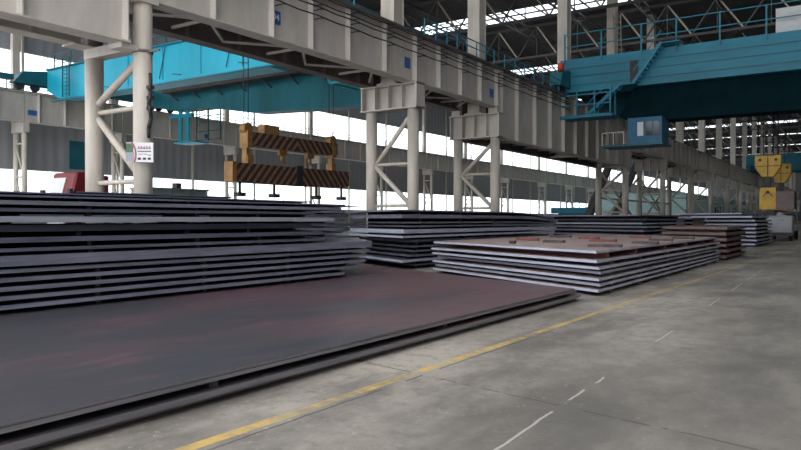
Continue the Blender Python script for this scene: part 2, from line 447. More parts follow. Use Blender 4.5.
def stack(desc, levels, mats, sp_mat, sp_desc, sp_ys, grp, base=0.0, sp_inset=.12, skew=SK, look='steel plate', sp_first=True, edge_alt=None):
    """levels from the bottom up: dict(x0,x1,y0,y1,top,th,...)"""
    z = base; n = len(levels)
    for i, lv in enumerate(levels):
        bot = lv['top'] - lv['th']
        if bot - z > .004 and (i or sp_first):
            prev = levels[i - 1] if i else lv
            xa = max(prev['x0'], lv['x0']) + .05; xb = min(prev['x1'], lv['x1']) - lv.get('inset', sp_inset)
            for yy in lv.get('sp', sp_ys):
                if yy < max(prev['y0'], lv['y0']) or yy + .1 > min(prev['y1'], lv['y1']): continue
                spacer(xa, xb, yy, z, bot, lv.get('spm', sp_mat), '%s under the %s plate of %s' % (lv.get('spd', sp_desc), ORD[n - 1 - i] if i else 'lowest', desc), 'spacers under the %s plate of %s' % (ORD[n - 1 - i] if i else 'lowest', desc), skew=skew)
        k = n - 1 - i
        pos = 'the topmost' if k == 0 else ('the lowest' if i == 0 else 'the %s from the top' % ORD[k])
        o = plate('steel_plate', lv['x0'], lv['x1'], lv['y0'], lv['y1'], lv['top'], lv['th'], lv.get('mats', mats), lv.get('droop', 0), skew, lv.get('ds', .75), lv.get('nd', 0))
        tag(o, '%s, %s in %s' % (lv.get('look', look), pos.replace('the ', '').replace(' from the top', ' from top'), desc), 'steel plate', grp)
        z = lv['top']

near_m = [M['p_near'], M['e_near']]; red_m = [M['p_red'], M['e_blue']]; dark_m = [M['p_dark'], M['e_grey']]
brown_m = [M['p_brown'], M['e_brown']]; blue_m = [M['p_blue'], M['e_blue']]
# 1 low stack in the foreground
stack('the low foreground stack', [
    dict(x0=-10.02, x1=-4.82, y0=-3.0, y1=13.6, top=.04, th=.03),
    dict(x0=-10.02, x1=-4.70, y0=-3.0, y1=13.55, top=.125, th=.055),
    dict(x0=-10.02, x1=-4.74, y0=-3.0, y1=13.45, top=.222, th=.034),
    dict(x0=-10.02, x1=-4.77, y0=-3.0, y1=13.4, top=.248, th=.024)],
    near_m, M['wood_spacer'], 'thin dark bearer', [.5, 4.2, 8.3, 12.4], 'plates of the low foreground stack', look='wide reddish steel plate', sp_inset=.06, skew=-.46)
stack('the low stack under the left pile', [
    dict(x0=-15.6, x1=-10.03, y0=-3.0, y1=15.9, top=.125, th=.055),
    dict(x0=-15.6, x1=-10.03, y0=-3.0, y1=15.85, top=.248, th=.05)],
    near_m, M['wood_spacer'], 'thin dark bearer', [3.0, 8.3, 13.4], 'plates of the low stack under the left pile', look='wide reddish steel plate', sp_inset=.3, skew=-.45)
# 2 centre stack with pale edges and red spacer blocks
X0c, X1c = -11.0, -4.62
tops = [.145, .265, .385, .505, .625, .765, .95]
jit = [(0, 0), (0, .12), (.02, -.04), (-.05, .32), (.03, -.05), (0, -.1), (-.08, .1)]
lv = []
for i, tp in enumerate(tops):
    dx, dy = jit[i]
    d = dict(x0=X0c, x1=X1c + dx, y0=14.4 + dy, y1=28.8 + .1 * (i % 3), top=tp, th=.058)
    lv.append(d)
lv[-1].update(th=.055, look='reddish steel plate with pale edge', spm=M['rust_spacer'], spd='red oxide block')
stack('the central stack', lv, red_m, M['wood_spacer'], 'dark timber spacer', [15.3, 17.6, 20.6, 23.4, 26.2, 28.2], 'plates of the central stack', sp_inset=-.0, look='pale edged steel plate')
# loose blocks lying on the central stack
def block(x, y, z, l, w_, h, m, label, grp, name='spacer_block'):
    b = MB(); b.box(x - l / 2, x + l / 2, y - w_ / 2, y + w_ / 2, z, z + h)
    return tag(b.build(name, m, bevel=.008), label, 'spacer', grp)
for (x, y, l, m_, nm) in ((-9.0, 20.9, .75, 'rust_spacer', 'red'), (-7.45, 19.2, .62, 'wood_spacer', 'dark'), (-6.6, 21.0, .8, 'rust_spacer', 'red'), (-5.0, 19.6, .7, 'wood_spacer', 'dark'),
                     (-7.9, 23.6, .7, 'rust_spacer', 'red'), (-5.2, 16.7, .8, 'wood_spacer', 'dark'), (-5.3, 22.6, .7, 'wood_spacer', 'dark'), (-6.7, 25.6, .7, 'rust_spacer', 'red'), (-5.2, 25.4, .7, 'wood_spacer', 'dark'), (-9.6, 25.4, .8, 'wood_spacer', 'dark')):
    block(x, y, .95, l, .16, .07, M[m_], '%s spacer block lying loose on top of the central stack' % ('red oxide' if nm == 'red' else 'dark timber'), '%s blocks lying on the central stack' % nm)
b = MB(); b.tube((-8.15, 17.9, .95), (-8.15, 17.9, 1.03), .10, 14)
tag(b.build('round_plug', M['dark']), 'small dark round plug on the near corner of the central stack top', 'plug')
# 3 left pile, lower
XF = -10.2
lv = []
for tp, th, dy, dx in ((.38, .062, -.5, .0), (.51, .062, .1, -.02), (.64, .062, .3, .0), (.77, .06, .35, .01), (.89, .055, .5, -.02), (1.085, .15, .55, .02)):
    lv.append(dict(x0=-15.5, x1=XF + dx, y0=-2.5, y1=13.5 + dy, top=tp, th=th))
stack('the long left pile', lv, dark_m, M['wood_spacer'], 'dark timber spacer', [2.0, 4.9, 6.7, 8.9, 11.2, 13.2], 'plates of the long left pile', look='dark steel plate', sp_inset=.16, base=.248)
# upper tier on the left pile
lv = []
for tp, th, x1, y1, y0 in ((1.19, .05, -10.22, 12.3, -2.5), (1.345, .075, -10.25, 12.25, -2.5), (1.525, .10, -10.55, 12.2, -2.5), (1.655, .085, -10.20, 12.6, -2.5),
                       (1.775, .05, -10.26, 12.0, -2.5), (1.885, .06, -10.22, 12.9, -2.5), (1.975, .03, -10.5, 13.4, -2.0), (2.04, .025, -10.9, 12.6, -2.0), (2.10, .02, -11.4, 10.6, 7.0)):
    lv.append(dict(x0=-15.4, x1=x1, y0=y0, y1=y1, top=tp, th=th))
lv[3]['mats'] = [M['p_blue'], M['e_grey2']]; lv[3]['look'] = 'pale grey edged steel plate'
lv[5]['mats'] = [M['p_blue'], M['e_grey']]
stack('the upper tier of the left pile', lv, [M['p_dark'], M['e_dark']], M['wood_spacer'], 'dark timber spacer', [4.1, 5.0, 6.6, 8.8, 10.4, 11.8], 'plates of the upper left tier', base=1.085, look='dark blue steel plate', sp_inset=.2)
# pile behind the left pile
lv = [dict(x0=-22.2, x1=-16.6 + .1 * (i % 2), y0=4.0, y1=21.0 + .5 * (i % 3), top=.16 + .165 * i, th=.11 if i > 6 else .06) for i in range(12)]
lv.append(dict(x0=-22.0, x1=-16.9, y0=9.0, y1=22.5, top=2.16, th=.03, look='thin pale steel sheet', mats=blue_m))
lv.append(dict(x0=-21.8, x1=-17.2, y0=5.5, y1=15.5, top=2.25, th=.03, look='thin pale steel sheet', mats=blue_m))
stack('the pile behind the left pile', lv, dark_m, M['wood_spacer'], 'dark timber spacer', [5.0, 10.0, 15.0, 20.0], 'plates of the pile behind the left pile', look='blue grey steel plate')
# 4 middle pile
lv = []
for tp, th, dy, y1, dr, mm, x1 in ((.15, .055, .9, 31.0, 0, 0, -12.3), (.33, .08, .0, 31.2, 0, 1, -12.15), (.46, .06, .7, 31.0, 0, 0, -12.3), (.61, .06, .9, 31.1, 0, 0, -12.3), (.76, .06, .8, 31.0, 0, 0, -12.3),
                           (.95, .08, .7, 31.0, 0, 0, -12.3), (1.10, .07, -.05, 31.3, 0, 1, -12.1), (1.30, .13, .0, 31.5, 0, 1, -12.1), (1.42, .05, .4, 31.5, .04, 0, -12.15), (1.54, .05, .3, 31.6, .09, 0, -12.15),
                           (1.78, .12, -.1, 31.7, .18, 0, -12.1), (1.93, .05, -.2, 31.4, .24, 0, -12.2)):
    lv.append(dict(x0=-16.2, x1=x1, y0=18.4 + dy, y1=y1, top=tp, th=th, droop=dr, ds=.62, mats=[M['p_dark'], M['e_blue'] if mm else M['e_grey']], look='pale edged steel plate' if mm else 'blue grey steel plate'))
stack('the tall middle pile', lv, dark_m, M['wood_spacer'], 'dark timber spacer', [19.6, 22.4, 25.0], 'plates of the tall middle pile', sp_inset=.1)
# 5 pile C with wide grey sheet on top
lv = []
for i, tp in enumerate((.2, .42, .64, .86, 1.08, 1.28, 1.46, 1.66)):
    lv.append(dict(x0=-16.0, x1=-9.3 + .1 * (i % 2), y0=35.8 + .3 * (i % 3), y1=46.0, top=tp, th=.08, mats=[M['p_dark'], M['e_blue'] if i in (5, 6) else M['e_grey']]))
lv.append(dict(x0=-17.4, x1=-9.1, y0=34.6, y1=46.5, top=1.86, th=.06, mats=[M['p_blue'], M['e_grey']], look='wide light grey steel sheet'))
stack('the far pile under a wide grey sheet', lv, dark_m, M['wood_spacer'], 'dark timber spacer', [37.0, 40.0, 44.0], 'plates of the far pile', look='dark steel plate')
# 6 brown stack
lv = [dict(x0=-7.4, x1=-4.55 + .03 * (i % 2), y0=29.95 + .05 * (i % 3), y1=35.3, top=.2 + .225 * i, th=.11) for i in range(6)]
lv[-1]['look'] = 'rust red steel slab'
stack('the brown slab stack', lv, brown_m, M['wood_spacer'], 'dark timber spacer', [30.6, 32.6, 34.6], 'slabs of the brown stack', look='brown steel slab', sp_inset=.1)
# 7 blue stacks further
lv = [dict(x0=-8.6, x1=-5.4 + .06 * (i % 2), y0=45.9 + .15 * (i % 3), y1=54.5, top=.2 + .235 * i, th=.10) for i in range(7)]
lv.append(dict(x0=-10.6, x1=-5.5, y0=45.5, y1=54, top=1.84, th=.10, look='wide pale blue steel plate'))
lv.append(dict(x0=-10.4, x1=-6.2, y0=46.5, y1=54, top=2.02, th=.06, look='wide pale blue steel plate'))
stack('the pale blue edged stack', lv, [M['p_blue'], M['e_blue']], M['wood_spacer'], 'dark timber spacer', [46.8, 50.0, 53.4], 'plates of the pale blue stack', look='pale blue edged steel plate')
# 8 pale pile between
lv = [dict(x0=-17.5, x1=-11.3, y0=52.0 + .2 * (i % 2), y1=60, top=.3 + .29 * i, th=.13, mats=[M['p_blue'], M['e_blue'] if i > 3 else M['e_grey']]) for i in range(6)]
stack('the pale far pile', lv, blue_m, M['wood_spacer'], 'dark timber spacer', [53.0, 56.0, 59.0], 'plates of the pale far pile', look='pale blue steel plate')
# 9 dark low pile between brown stack and pile C
lv = [dict(x0=-11.6, x1=-8.3, y0=41.8 + 6.4 , y1=51.5, top=.25 + .25 * i, th=.12) for i in range(5)]
stack('the dark low pile', lv, dark_m, M['wood_spacer'], 'dark timber spacer', [48.8, 50.8], 'plates of the dark low pile', look='dark steel plate', )
# two brown crates on it
for i, (x, y) in enumerate(((-10.6, 50.2), (-9.3, 50.2))):
    b = MB(); b.box(x - .42, x + .42, y - .3, y + .3, 1.25, 1.55); b.box(x - .36, x + .36, y - .26, y + .26, 1.55, 2.05)
    tag(b.build('brown_bundle', M['tan'], bevel=.03), ('left' if i == 0 else 'right') + ' of two tan bundles standing on the dark low pile', 'bundle', 'tan bundles on the dark low pile')
# 10 more piles far left side, low, along the column line
def simple_pile(x0, x1, y0, y1, n, desc, col=None, step=.24):
    lv = [dict(x0=x0, x1=x1 + .08 * (i % 2), y0=y0 + .2 * (i % 3), y1=y1, top=.2 + step * i, th=.11) for i in range(n)]
    stack(desc, lv, col or dark_m, M['wood_spacer'], 'dark timber spacer', [y0 + 1.5, (y0 + y1) / 2, y1 - 1.5], 'plates of ' + desc, look='dark steel plate')
simple_pile(-21.5, -18.2, 33.0, 44.0, 7, 'the low pile by the column feet')

# ------------------------------------------------------------------ column frames of the near line
XN, XFAR = -23.2, -26.35
def column_pair(y, z_near, z_far, label, head=None, zig=None, group=None):
    t = thing('column_pair', ((XN + XFAR) / 2, y, 0), label, 'column', group)
    r = .36
    MB().tube((XN, y, 0), (XN, y, z_near), r, 24).build('pipe_column', M['column'], t)
    MB().tube((XFAR, y, 0), (XFAR, y, z_far), r, 24).build('pipe_column', M['column'], t)
    for X in (XN, XFAR):
        MB().tube((X, y, 0), (X, y, .12), .6, 20).build('base_plate', M['column'], t)
    lv = [.9, 4.15, min(z_near, z_far) - .25]
    for z in (.9, 2.2 if False else 3.95): pass
    for z in (2.5, 5.1) if zig is None else zig[0]:
        MB().tube((XN - r, y, z), (XFAR + r, y, z), .10, 10).build('cross_tie', M['column'], t)
    for (za, zb) in ((5.0, z_far - .5), (5.0, 2.6)) if zig is None else zig[1]:
        MB().tube((XFAR + r * .8, y, za), (XN - r * .8, y, zb), .15, 10).build('diagonal_brace', M['column'], t)
    if head:
        z0, z1 = head
        h = MB()
        h.box(XFAR - .45, XN + .45, y - .06, y + .06, z0, z1)
        h.box(XFAR - .55, XN + .55, y - .5, y + .5, z1 - .08, z1)
        h.box(XFAR - .55, XN + .55, y - .5, y + .5, z0, z0 + .08)
        hb = h.build('head_beam', M['beige'], t)
        q = MB()
        for i in range(5):
            x = XFAR - .45 + i * (XN - XFAR + .9) / 4
            MB().box(x - .04, x + .04, y - .48, y + .48, z0 + .08, z1 - .08).build('stiffener', M['beige'], hb)
        MB().box(XN + .5, XN + .55, y - .5, y + .5, z0, z1).build('end_plate', M['beige'], hb)
    return t
c1 = column_pair(17.0, 9.88, 8.15, 'nearest pair of thick cream pipe columns carrying the information board', None,
                 ((3.1, 5.95), ((6.3, 7.75), (5.7, 3.4))))
# beam between the tops of pair 1 and straps
MB().box(XFAR - .3, XN - .34, 16.72, 17.28, 8.15, 8.55).build('cross_beam', M['beige'], c1)
MB().tube((XFAR, 17, 8.6), (XFAR, 17, 9.9), .34, 16).build('pipe_column', M['brownsteel'], c1)
MB().box(XFAR - .55, XN + .40, 16.55, 17.45, 9.88, 10.0).build('cap_plate', M['beige'], c1)
MB().box(XN - .5, XN + .25, 15.9, 16.62, 8.02, 8.2).build('bracket', M['beige'], c1)
MB().box(XFAR - .5, XFAR + .4, 15.9, 17.3, 8.55, 8.6).build('bracket', M['beige'], c1)
MB().tube((XN, 17, 8.0), (XN, 17, 8.1), .40, 24).build('collar', M['brownsteel'], c1)
MB().bar((XN, 17, 8.02), (XN + 1.0, 17, 8.02), .08, .06).build('bracket', M['brownsteel'], c1)
column_pair(36.35, 8.45, 8.45, 'second pair of cream pipe columns from the left with braces and a box head beam', (8.45, 10.0))
column_pair(47.8, 7.8, 7.8, 'third pair of cream pipe columns, under the deeper girder end', (7.8, 9.6))
column_pair(82.1, 7.75, 7.75, 'fourth pair of cream pipe columns, at the far end of the long deep girder', (7.75, 10.0))
column_pair(100.0, 8.45, 8.45, 'fifth pair of cream pipe columns, right of the dark struts', (8.45, 10.0))
column_pair(118.0, 8.45, 8.45, 'sixth pair of cream pipe columns, before the plain side of the turquoise building', (8.45, 10.0))
column_pair(136.0, 8.45, 8.45, 'seventh pair of cream pipe columns, at the corner of the turquoise building', (8.45, 10.0))
cp = column_pair(154.0, 8.45, 8.45, 'far pair of cream pipe columns beside the turquoise building and beyond', (8.45, 10.0), group='far column pairs down the aisle')
for i in range(1, 11):
    c = copy_tree(cp); c.location.y = 154.0 + 18 * i

# cable bundle on pipe 1
b = MB()
pts = [(XN + .46, 17.0, 7.2), (XN + .48, 17.0, 6.5), (XN + .42, 16.95, 6.0), (XN + .5, 17.0, 5.5), (XN + .40, 16.95, 5.1), (XN + .34, 17.0, 4.75)]
for p, q in zip(pts, pts[1:]): b.tube(p, q, .07, 8)
for z in (6.6, 6.2, 5.8): b.box(XN + .34, XN + .58, 16.9, 17.1, z, z + .12)
tag(b.build('cable_bundle', M['dark']), 'dark cable bundle with clamps hanging down the nearest cream column', 'cable')

# information board on pipe 1 (faces the aisle, turned to the lane)
def board():
    t = thing('information_board', (XN + .25, 16.45, 3.7), 'white information board with red arc and photo strip on the nearest cream column', 'sign')
    # local frame: u along the board, v up; normal towards the camera side
    c0 = Vector((XN + .42, 16.55, 4.15)); u = Vector((.80, .60, 0)).normalized(); n = Vector((u.y, -u.x, 0)); v = Vector((0, 0, 1))
    def quad(mb, a0, a1, b0, b1, d, th=.01):
        P = lambda a, b_, dd: c0 + u * a + v * b_ + n * dd
        vs = [P(a0,b0,d),P(a1,b0,d),P(a1,b1,d),P(a0,b1,d)]; vb = [P(a0,b0,d-th),P(a1,b0,d-th),P(a1,b1,d-th),P(a0,b1,d-th)]
        mb.poly(vs); mb.poly(vb[::-1])
        for i in range(4):
            j = (i + 1) % 4; mb.poly([vs[i], vb[i], vb[j], vs[j]])
    m = MB(); quad(m, -.5, .5, -.37, .37, 0, .04); m.build('panel', M['sign_white'], t)
    m = MB(); quad(m, -.5, -.24, .0, .34, .012); m.build('picture', M['sign_green'], t)
    m = MB(); quad(m, -.5, -.20, -.35, -.0, .012); m.build('picture', M['sign_grey'], t)
    m = MB()
    for i in range(10):
        a = math.radians(-28 + i * 8); a2 = math.radians(-20 + i * 8)
        x0, z0 = -.62 + .48 * math.cos(a), -.08 + .62 * math.sin(a); x1, z1 = -.62 + .48 * math.cos(a2), -.08 + .62 * math.sin(a2)
        P = lambda x, z: c0 + u * x + v * z + n * .02
        m.bar(P(x0, z0), P(x1, z1), .045, .012, up=tuple(n))
    m.build('red_arc', M['sign_red'], t)
    m = MB()
    for i in range(5):   # a row of five small red characters
        a = -.07 + i * .1
        quad(m, a, a + .07, .20, .215, .016); quad(m, a, a + .07, .16, .172, .016); quad(m, a + .028, a + .042, .12, .235, .016); quad(m, a, a + .014, .12, .17, .016); quad(m, a + .055, a + .07, .12, .17, .016)
    m.build('red_characters', M['sign_red'], t)
    m = MB(); quad(m, -.08, .42, .015, .06, .014); m.build('teal_line', M['sign_teal'], t)
    m = MB(); quad(m, -.06, .10, -.08, -.06, .014); quad(m, .14, .28, -.08, -.06, .014); quad(m, .30, .42, -.12, -.09, .014); m.build('pink_line', M['sign_red'], t)
    m = MB()
    for a in (-.07, .12, .30): quad(m, a, a + .11, -.28, -.20, .014)
    m.build('black_boxes', M['dark'], t)
    MB().box(XN + .2, XN + .36, 16.66, 16.8, 3.85, 4.45).build('clamp', M['dark'], t)
board()

# ------------------------------------------------------------------ runway girders of the near line
def girder(name, label, x, y0, y1, z0, z1, stiff, face=1, group=None, m='beige', fw=.35, cat='girder', bf=True):
    """plate girder along y; web at x, stiffeners on both sides"""
    t = thing(name, (x, (y0 + y1) / 2, z0), label, cat, group)
    MB().box(x - .03, x + .03, y0, y1, z0 + .05, z1 - .05).build('web', M[m], t)
    MB().box(x - fw, x + fw, y0, y1, z1 - .06, z1).build('top_flange', M[m], t)
    MB().box(x - fw, x + fw, y0, y1, z0, z0 + .06).build('bottom_flange', M[m], t)
    for s in stiff:
        MB().box(x - fw + .05, x + fw - .05, s - .03, s + .03, z0 + .06, z1 - .06).build('stiffener', M[m], t)
    MB().box(x - .07, x + .07, y0, y1, z1, z1 + .13).build('rail', M['rail'], t)
    return t
ZT = 13.05
G1 = XN  # web lines
def steps(a, b, n): return [a + (b - a) * (i + .5) / n for i in range(n)]
girder('runway_girder', 'deep grey girder at top left, ending before the nearest column', G1, -12, 16.2, 8.2, ZT, [-9, -6, -3, 0, 3, 6, 9.0, 12.2, 16.12], fw=.42)
girder('runway_girder', 'shallow grey girder marked 04, between the first and second column pairs', G1, 16.7, 36.3, 10.0, ZT, [16.8, 20.35, 23.84, 26.6, 29.6, 33.0, 36.25], fw=.4)
girder('runway_girder', 'short grey girder between the second and third column pairs', G1, 36.4, 47.7, 10.0, ZT, [39.1, 42.0, 44.9, 47.6], fw=.4)
girder('runway_girder', 'deep grey girder between the third column pair and the teal crane', G1, 48.36, 81.55, 7.75, ZT, [48.45, 51.3, 54.9, 58.3, 61.5, 64.7, 68, 71.3, 74.6, 78, 81.45], fw=.4)
girder('runway_girder', 'shallow brownish girder just beyond the teal crane cab', G1, 81.7, 99.9, 10.0, ZT, steps(81.7, 99.9, 6), fw=.4)
gA = girder('runway_girder', 'shallow dim girder of the receding run beyond the teal crane', G1, 100.1, 117.9, 10.0, ZT, steps(100, 118, 6), fw=.4, group='receding girders beyond the teal crane')
for i in range(1, 13):
    c = copy_tree(gA); c.location.y += 18.0 * i
# girders of the other aisle, carried by the inner pipes
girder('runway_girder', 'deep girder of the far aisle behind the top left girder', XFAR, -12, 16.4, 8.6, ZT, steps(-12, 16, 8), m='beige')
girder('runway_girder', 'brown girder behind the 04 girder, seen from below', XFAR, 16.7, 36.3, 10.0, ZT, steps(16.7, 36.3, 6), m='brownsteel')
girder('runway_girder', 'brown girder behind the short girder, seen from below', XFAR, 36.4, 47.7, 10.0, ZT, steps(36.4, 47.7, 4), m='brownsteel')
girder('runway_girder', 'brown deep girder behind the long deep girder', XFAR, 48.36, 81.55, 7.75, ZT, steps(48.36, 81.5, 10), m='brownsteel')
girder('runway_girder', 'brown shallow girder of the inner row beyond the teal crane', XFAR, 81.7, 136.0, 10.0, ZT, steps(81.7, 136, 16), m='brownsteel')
# horizontal bracing between the two girder lines
def bracing(y0, y1, z, n, label, m='beige', deck=True):
    t = thing('girder_bracing', ((XN + XFAR) / 2, (y0 + y1) / 2, z), label, 'bracing')
    xa, xb = XN - .4, XFAR + .35
    d = (y1 - y0) / n
    for i in range(n):
        a = y0 + d * i
        p, q = (xb, a, z), (xa, a + d / 2, z)
        MB().bar(p, q, .12, .1).build('diagonal', M[m], t)
        MB().bar(q, (xb, a + d, z), .12, .1).build('diagonal', M[m], t)
        MB().bar((xa, a + d / 2, z), (xb, a + d / 2, z + .0), .12, .12).build('cross_bar', M[m], t)
    if deck: MB().box(xb, xa, y0, y1, ZT - .35, ZT - .2).build('walkway_deck', M['roofsteel'], t)
    return t
bracing(17.6, 35.6, 10.25, 3, 'zigzag bracing under the 04 girder')
bracing(37.1, 47.0, 10.25, 2, 'zigzag bracing under the short girder')
bracing(48.7, 65.6, 8.2, 3, 'zigzag bracing under the long deep girder')
bracing(67.2, 81.0, 8.2, 2, 'zigzag bracing under the deep girder by the teal crane cab')
bracing(83.0, 99.2, 10.25, 3, 'zigzag bracing beyond the teal crane')
bracing(100.8, 117.2, 10.25, 3, 'dim zigzag bracing after the fifth column pair')
bracing(-11, 15.8, 9.2, 4, 'bracing above the top left girder underside')
# packing blocks on head beams
for x in (XN, XFAR):
    tag(MB().box(x - .35, x + .35, 47.35, 47.7, 9.6, 10.0).build('bearing_block', M['beige']), 'small grey bearing block on the third head beam, %s side' % ('aisle' if x == XN else 'inner'), 'bearing')
# packing blocks on head beams
# upper shafts between the girders
def shaft(y, label, group=None, w_=1.1):
    x = -24.75
    zb = {66.4: 7.9, 47.8: 9.6}.get(y, 10.0)
    t = thing('roof_column', (x, y, zb), label, 'column', group)
    s = MB()
    s.box(x - .5, x + .5, y - w_ / 2 , y - w_ / 2 + .05, zb + .1, 29.9); s.box(x - .5, x + .5, y + w_ / 2 - .05, y + w_ / 2, zb + .1, 29.9)
    s.box(x - .45, x + .45, y - w_ / 2 + .05, y + w_ / 2 - .05, zb + .1, 29.9)
    s.build('shaft', M['column'], t)
    MB().box(x - .75, x + .75, y - w_ / 2 - .12, y + w_ / 2 + .12, zb, zb + .1).build('foot_plate', M['column'], t)
    if zb < 9: MB().box(XFAR + .36, XN - .41, y - .3, y + .3, zb - .15, zb).build('seat_beam', M['beige'], t)
    return t
shaft(36.35, 'cream box column rising above the second column pair to the roof')
shaft(47.8, 'cream box column rising above the third column pair past the skylight')
shaft(66.4, 'cream box column rising left of the teal crane end')
shaft(82.1, 'cream box column rising behind the teal crane walkway')
sA = shaft(100.0, 'pale column of the far row rising to the roof beyond the teal crane', 'far row of roof columns')
for i in range(1, 14):
    c = copy_tree(sA); c.location.y = 100 + 18 * i

# big dark struts near pair 4 and 5
for a, b_, lab in (((-27.9, 80.5, .1), (-27.9, 93, 10.1), 'dark inclined strut behind the fourth column pair'), ((-27.9, 91, .1), (-27.9, 105, 10.1), 'dark inclined strut right of the fourth column pair')):
    t = thing('inclined_strut', a, lab, 'strut')
    MB().bar(a, b_, .55, .8, up=(1,0,0)).build('strut_beam', M['roofsteel'], t)
    MB().box(a[0] - .7, a[0] + .7, a[1] - .8, a[1] + .8, 0, .25).build('foot', M['brownsteel'], t)
# cream V bracing along the aisle between pair 4 and 5
for (ya, yb, lab) in ((82.6, 99.5, 'thin cream crossed bracing between the fourth and fifth column pairs'), (100.5, 117.5, 'thin cream crossed bracing between the fifth and sixth column pairs')):
    t = thing('portal_bracing', (XFAR, ya, .12), lab, 'bracing')
    for a, b_ in (((XFAR, ya, 7.4), (XFAR, yb, 1.0)), ((XFAR, ya, 1.0), (XFAR, yb, 7.4)), ((XFAR, ya, 4.2), (XFAR, yb, 4.2))):
        MB().tube(a, b_, .14, 8).build('brace_pipe', M['column'], t)
    for y in (ya, yb): MB().box(XFAR - .1, XFAR + .1, y - .1, y + .1, .12, 7.6).build('gusset_post', M['column'], t)

# conductor rails on the near girder face
CZ = [12.72, 12.38, 12.16, 11.72]
for i, z in enumerate(CZ):
    t = thing('conductor_cable', (XN + .62, 50, z), '%s of the dark power cables strung along the near girder face' % ['uppermost', 'second', 'third', 'lowest'][i], 'cable', 'power cables along the near girder')
    q = MB(); y = 14.0
    segs = []
    for yy in [16.8, 20.35, 23.84, 26.6, 29.6, 33.0, 36.3, 39.1, 42.0, 44.9, 47.9, 51.3, 54.9, 58.3, 61.5]: segs.append(yy)
    for a, b_ in zip(segs, segs[1:]):
        mid = (a + b_) / 2
        q.tube((XN + .62, a, z), (XN + .62, mid, z - .05), .035, 6); q.tube((XN + .62, mid, z - .05), (XN + .62, b_, z), .035, 6)
    q.build('cable_line', M['dark'], t)
    hk = MB()
    for yy in segs:
        hk.box(XN + .03, XN + .66, yy + .40, yy + .44, z - .04, z); hk.box(XN + .6, XN + .64, yy + .39, yy + .45, z - .08, z)
    hk.build('hanger', M['dark'], t)
# cable tray pipe
b = MB().box(XN + .42, XN + .58, 14, 61.5, 12.86, 13.0)
tag(b.build('cable_tray', M['rail']), 'dark cable tray along the top edge of the near girder', 'tray')

# teal handrail on the near runway
def handrail(y0, y1, x, z, step, label, m='teal', h=1.1, group=None, along='y', x1=None):
    t = thing('handrail', (x, (y0 + y1) / 2, z), label, 'handrail', group)
    n = max(1, int(round((y1 - y0) / step)))
    for i in range(n + 1):
        yy = y0 + (y1 - y0) * i / n
        MB().box(x - .035, x + .035, yy - .035, yy + .035, z, z + h).build('rail_post', M[m], t)
    for zz in (z + h, z + h * .55):
        MB().box(x - .03, x + .03, y0, y1, zz - .03, zz + .03).build('rail_bar', M[m], t)
    return t
handrail(37.2, 47.0, XN + .3, ZT, 1.45, 'turquoise handrail on the near girder between the first two roof columns', 'teal2')
handrail(48.8, 62.0, XN + .3, ZT, 2.0, 'turquoise handrail on the near girder right of the second roof column', 'teal2')
handrail(24.0, 30.0, XN + .3, ZT, 2.2, 'turquoise handrail above the 04 girder', 'teal2')
b = MB().box(XFAR - .2, XFAR - .12, 36.9, 62, ZT + .15, ZT + 1.55)
tag(b.build('guard_panel', M['tealdark']), 'long dark teal guard panel behind the handrail on the runway', 'panel')

# blue number signs
def text_obj(txt, loc, size, m, parent, rot):
    cu = bpy.data.curves.new('digits', 'FONT'); cu.body = txt; cu.size = size * .72; cu.extrude = .004; cu.align_x = 'CENTER'; cu.align_y = 'CENTER'; cu.offset = .003
    o = bpy.data.objects.new('digits', cu); COL.objects.link(o); cu.materials.append(M[m])
    dg = bpy.context.evaluated_depsgraph_get(); me = bpy.data.meshes.new_from_object(o.evaluated_get(dg)); bpy.data.objects.remove(o)
    o = bpy.data.objects.new('digits', me); COL.objects.link(o)
    o.parent = parent; o.location = Vector(loc) - Vector(parent['_o']); o.rotation_euler = rot
    return o
def numsign(x, y, z, w_, h, label, txt=None):
    t = thing('number_sign', (x, y, z), label, 'sign')
    MB().box(x, x + .03, y - w_ / 2, y + w_ / 2, z - h / 2, z + h / 2).build('sign_panel', M['blue_sign'], t)
    if txt: text_obj(txt, (x + .036, y, z), .62, 'sign_white', t, (math.pi / 2, 0, math.pi / 2))
numsign(XN + .04, 24.25, 11.14, .62, .62, 'blue sign with white number 04 on the near girder', '04')
numsign(XN + .04, 35.62, 11.12, .62, .66, 'blue sign on the girder above the second column pair')
numsign(XN + .04, 47.1, 11.02, .62, .62, 'blue sign on the girder above the third column pair')
numsign(-58.36, 31.95, 10.6, .75, .42, 'blue sign on the far wall girder at left')
numsign(-58.36, 50.6, 10.5, .5, .45, 'small dark blue sign on the far wall girder below the turquoise crane')

# ------------------------------------------------------------------ far wall runway
XW = -58.4
fy = [-10.0] + [13.0] + [31.3, 40.5, 54.7, 69.0, 83.0, 97.0, 111.0, 126.0, 145.0, 162.0, 178.0, 196.0, 214.0, 232.0, 250.0, 268.0, 286.0, 304.0, 322.0, 340.0]
for i, (a, b_) in enumerate(zip(fy, fy[1:])):
    if i < 6:
        lab = ['grey runway girder on the far wall, left end beyond the frame', 'grey runway girder on the far wall under the first far window', 'grey runway girder on the far wall under the turquoise crane end',
               'grey runway girder on the far wall behind the nearest pipe columns', 'grey runway girder on the far wall left of the striped lifting beams', 'grey runway girder on the far wall behind the striped lifting beams'][i]; g = None
    else:
        lab = 'grey runway girder on the far wall, in the receding run right of the lifting beams'; g = 'receding far wall girders'
    girder('wall_girder', lab, XW, a + .05, b_ - .05, 9.75, 12.25, steps(a, b_, 4), group=g)
FC = thing('wall_column', (XW - .6, 0, 0), 'slim cream twin pipe column under the far wall runway', 'column', 'twin pipe columns along the far wall')
for x in (XW, XW - 1.35):
    MB().tube((x, 0, 0), (x, 0, 9.75), .2, 12).build('pipe_column', M['column'], FC)
